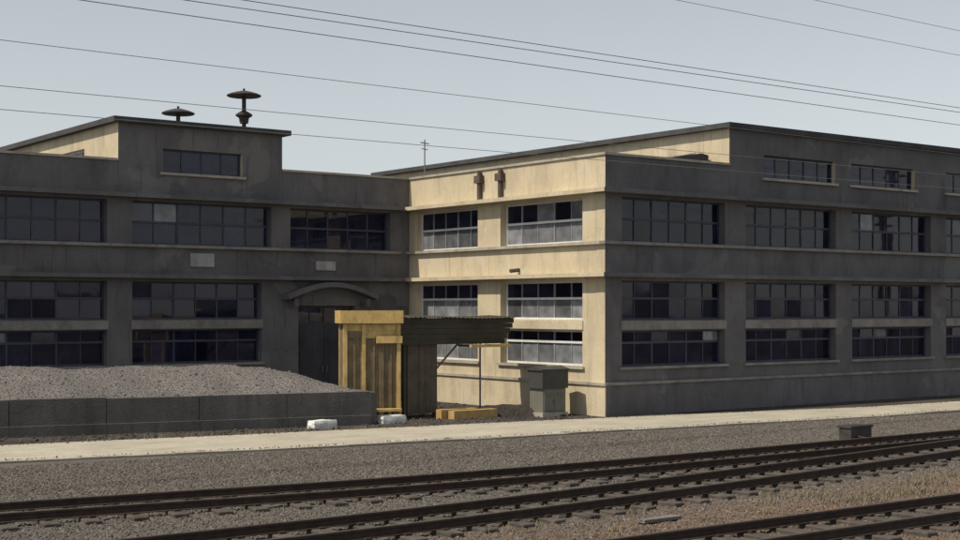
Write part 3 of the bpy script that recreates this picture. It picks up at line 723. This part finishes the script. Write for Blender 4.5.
# switch machine by the converging rails
sw = thing('point_machine', 'low dark point machine beside the converging rails at far right', 'point machine', (26.7, 20.9, 0))
B('bed_plate', 26.3, 27.25, 20.68, 21.15, 0, .08, 'sleeper', sw, bevel=.01)
B('housing', 26.4, 27.15, 20.74, 21.08, .08, .36, 'vent', sw, bevel=.04)
B('cover', 26.37, 27.18, 20.71, 21.11, .36, .41, 'vent', sw, bevel=.015)
bm = bmesh.new(); tube(bm, [(26.6, 20.74, .16), (26.6, 20.05, .12)], .025, 6); mesh_obj('throw_rod', bm, 'rail', sw)
tag(B('wood_offcut', 14.1, 14.85, 14.75, 14.93, .03, .075, 'gravel', bevel=.01), 'pale board lying on the ballast near the nearest track', 'board')

# dry weeds
def weeds(name, spots, label):
    bm = bmesh.new()
    for cx, cy, rad, n in spots:
        for _ in range(n):
            a = random.uniform(0, 6.283); r = rad * math.sqrt(random.random()); x = cx + r * math.cos(a) * 1.8; y = cy + r * math.sin(a)
            h = random.uniform(.04, .15); b = random.uniform(0, 6.283); w = .007; le = random.uniform(.02, .12)
            dx, dy = math.cos(b), math.sin(b)
            v0 = bm.verts.new((x - dy * w, y + dx * w, 0)); v1 = bm.verts.new((x + dy * w, y - dx * w, 0))
            v2 = bm.verts.new((x + dx * le * .4 + dy * w * .6, y + dy * le * .4 - dx * w * .6, h * .6)); v3 = bm.verts.new((x + dx * le * .4 - dy * w * .6, y + dy * le * .4 + dx * w * .6, h * .6))
            v4 = bm.verts.new((x + dx * le, y + dy * le, h))
            bm.faces.new((v0, v1, v2, v3)); bm.faces.new((v3, v2, v4))
    o = mesh_obj(name, bm, 'straw'); o['kind'] = 'stuff'; o['label'] = label; o['category'] = 'weeds'
    return o
random.seed(21)
sp = [(random.uniform(17.5, 22.5), random.uniform(14.3, 15.7), random.uniform(.12, .4), 45) for _ in range(16)]
sp += [(random.uniform(9, 24), random.uniform(13.8, 15.6), random.uniform(.08, .2), 25) for _ in range(26)]
weeds('dry_weeds', sp, 'dry straw coloured weeds between middle and nearest tracks')
sp = [(x, 31.9 - .17 * (x - 11) + random.uniform(0, .4), random.uniform(.1, .3), 30) for x in [random.uniform(6, 21) for _ in range(24)]]
weeds('dry_weeds', sp, 'dry weeds along the foot of the low dark wall')

# ------------------------------------------------------------------ telegraph line
heights = [(6.68, 'lowest overhead wire, passing just over the left block parapet', 6.72, .10), (7.10, 'second lowest overhead wire, crossing just above the attic roof', 7.10, .10),
           (7.93, 'third overhead wire from below, well above the roof cowls', 7.68, .08), (8.83, 'thin overhead wire just below the close pair', 8.55, .05),
           (9.06, 'lower wire of the close pair crossing the sky', 8.98, 0), (9.24, 'upper wire of the close pair crossing the sky', 9.10, 0),
           (11.0, 'high overhead wire cutting across the top right of the sky', 10.60, .05), (11.7, 'topmost overhead wire clipping the top right corner of the sky', 11.35, .03)]
WY = 25.0; WX0, WX1 = -14.0, 48.0
heights = [(b + (a - b) * 61 / 44, l_, b, g) for a, l_, b, g in heights]
for zl, lab, zr, sag in heights:
    bm = bmesh.new()
    pts = []
    for i in range(41):
        u = i / 40; pts.append((WX0 + (WX1 - WX0) * u, WY - .2, zl + (zr - zl) * u + sag * (1 - (2 * u - 1) ** 2) * -1 + sag * .6))
    tube(bm, pts, .009 if 'pair' in lab else .0065, 6)
    tag(mesh_obj('overhead_wire', bm, 'wire'), lab, 'wire', 'wires of the telegraph line')
for X, side, k in ((WX0, 'left', 0), (WX1, 'right', 2)):
    t = thing('telegraph_pole', f'tarred wooden telegraph pole carrying the wires, outside the {side} edge of view', 'pole', (X, WY, 0), 'telegraph poles')
    bm = bmesh.new(); tube(bm, [(X, WY, -.3), (X, WY, 6), (X, WY, 12.2)], [.16, .13, .10], 10); mesh_obj('pole', bm, 'pole', t)
    for h in heights:
        z = h[k] + (0 if k else 0) + h[3] * .6
        B('crossarm', X - .05, X + .05, WY - .55, WY + .55, z - .17, z - .08, 'pole', t)
        bm = bmesh.new(); lathe(bm, (X, WY - .2, z - .08), [(.03, 0), (.045, .02), (.045, .05), (.025, .065)], 10); mesh_obj('insulator', bm, 'ceramic', t)
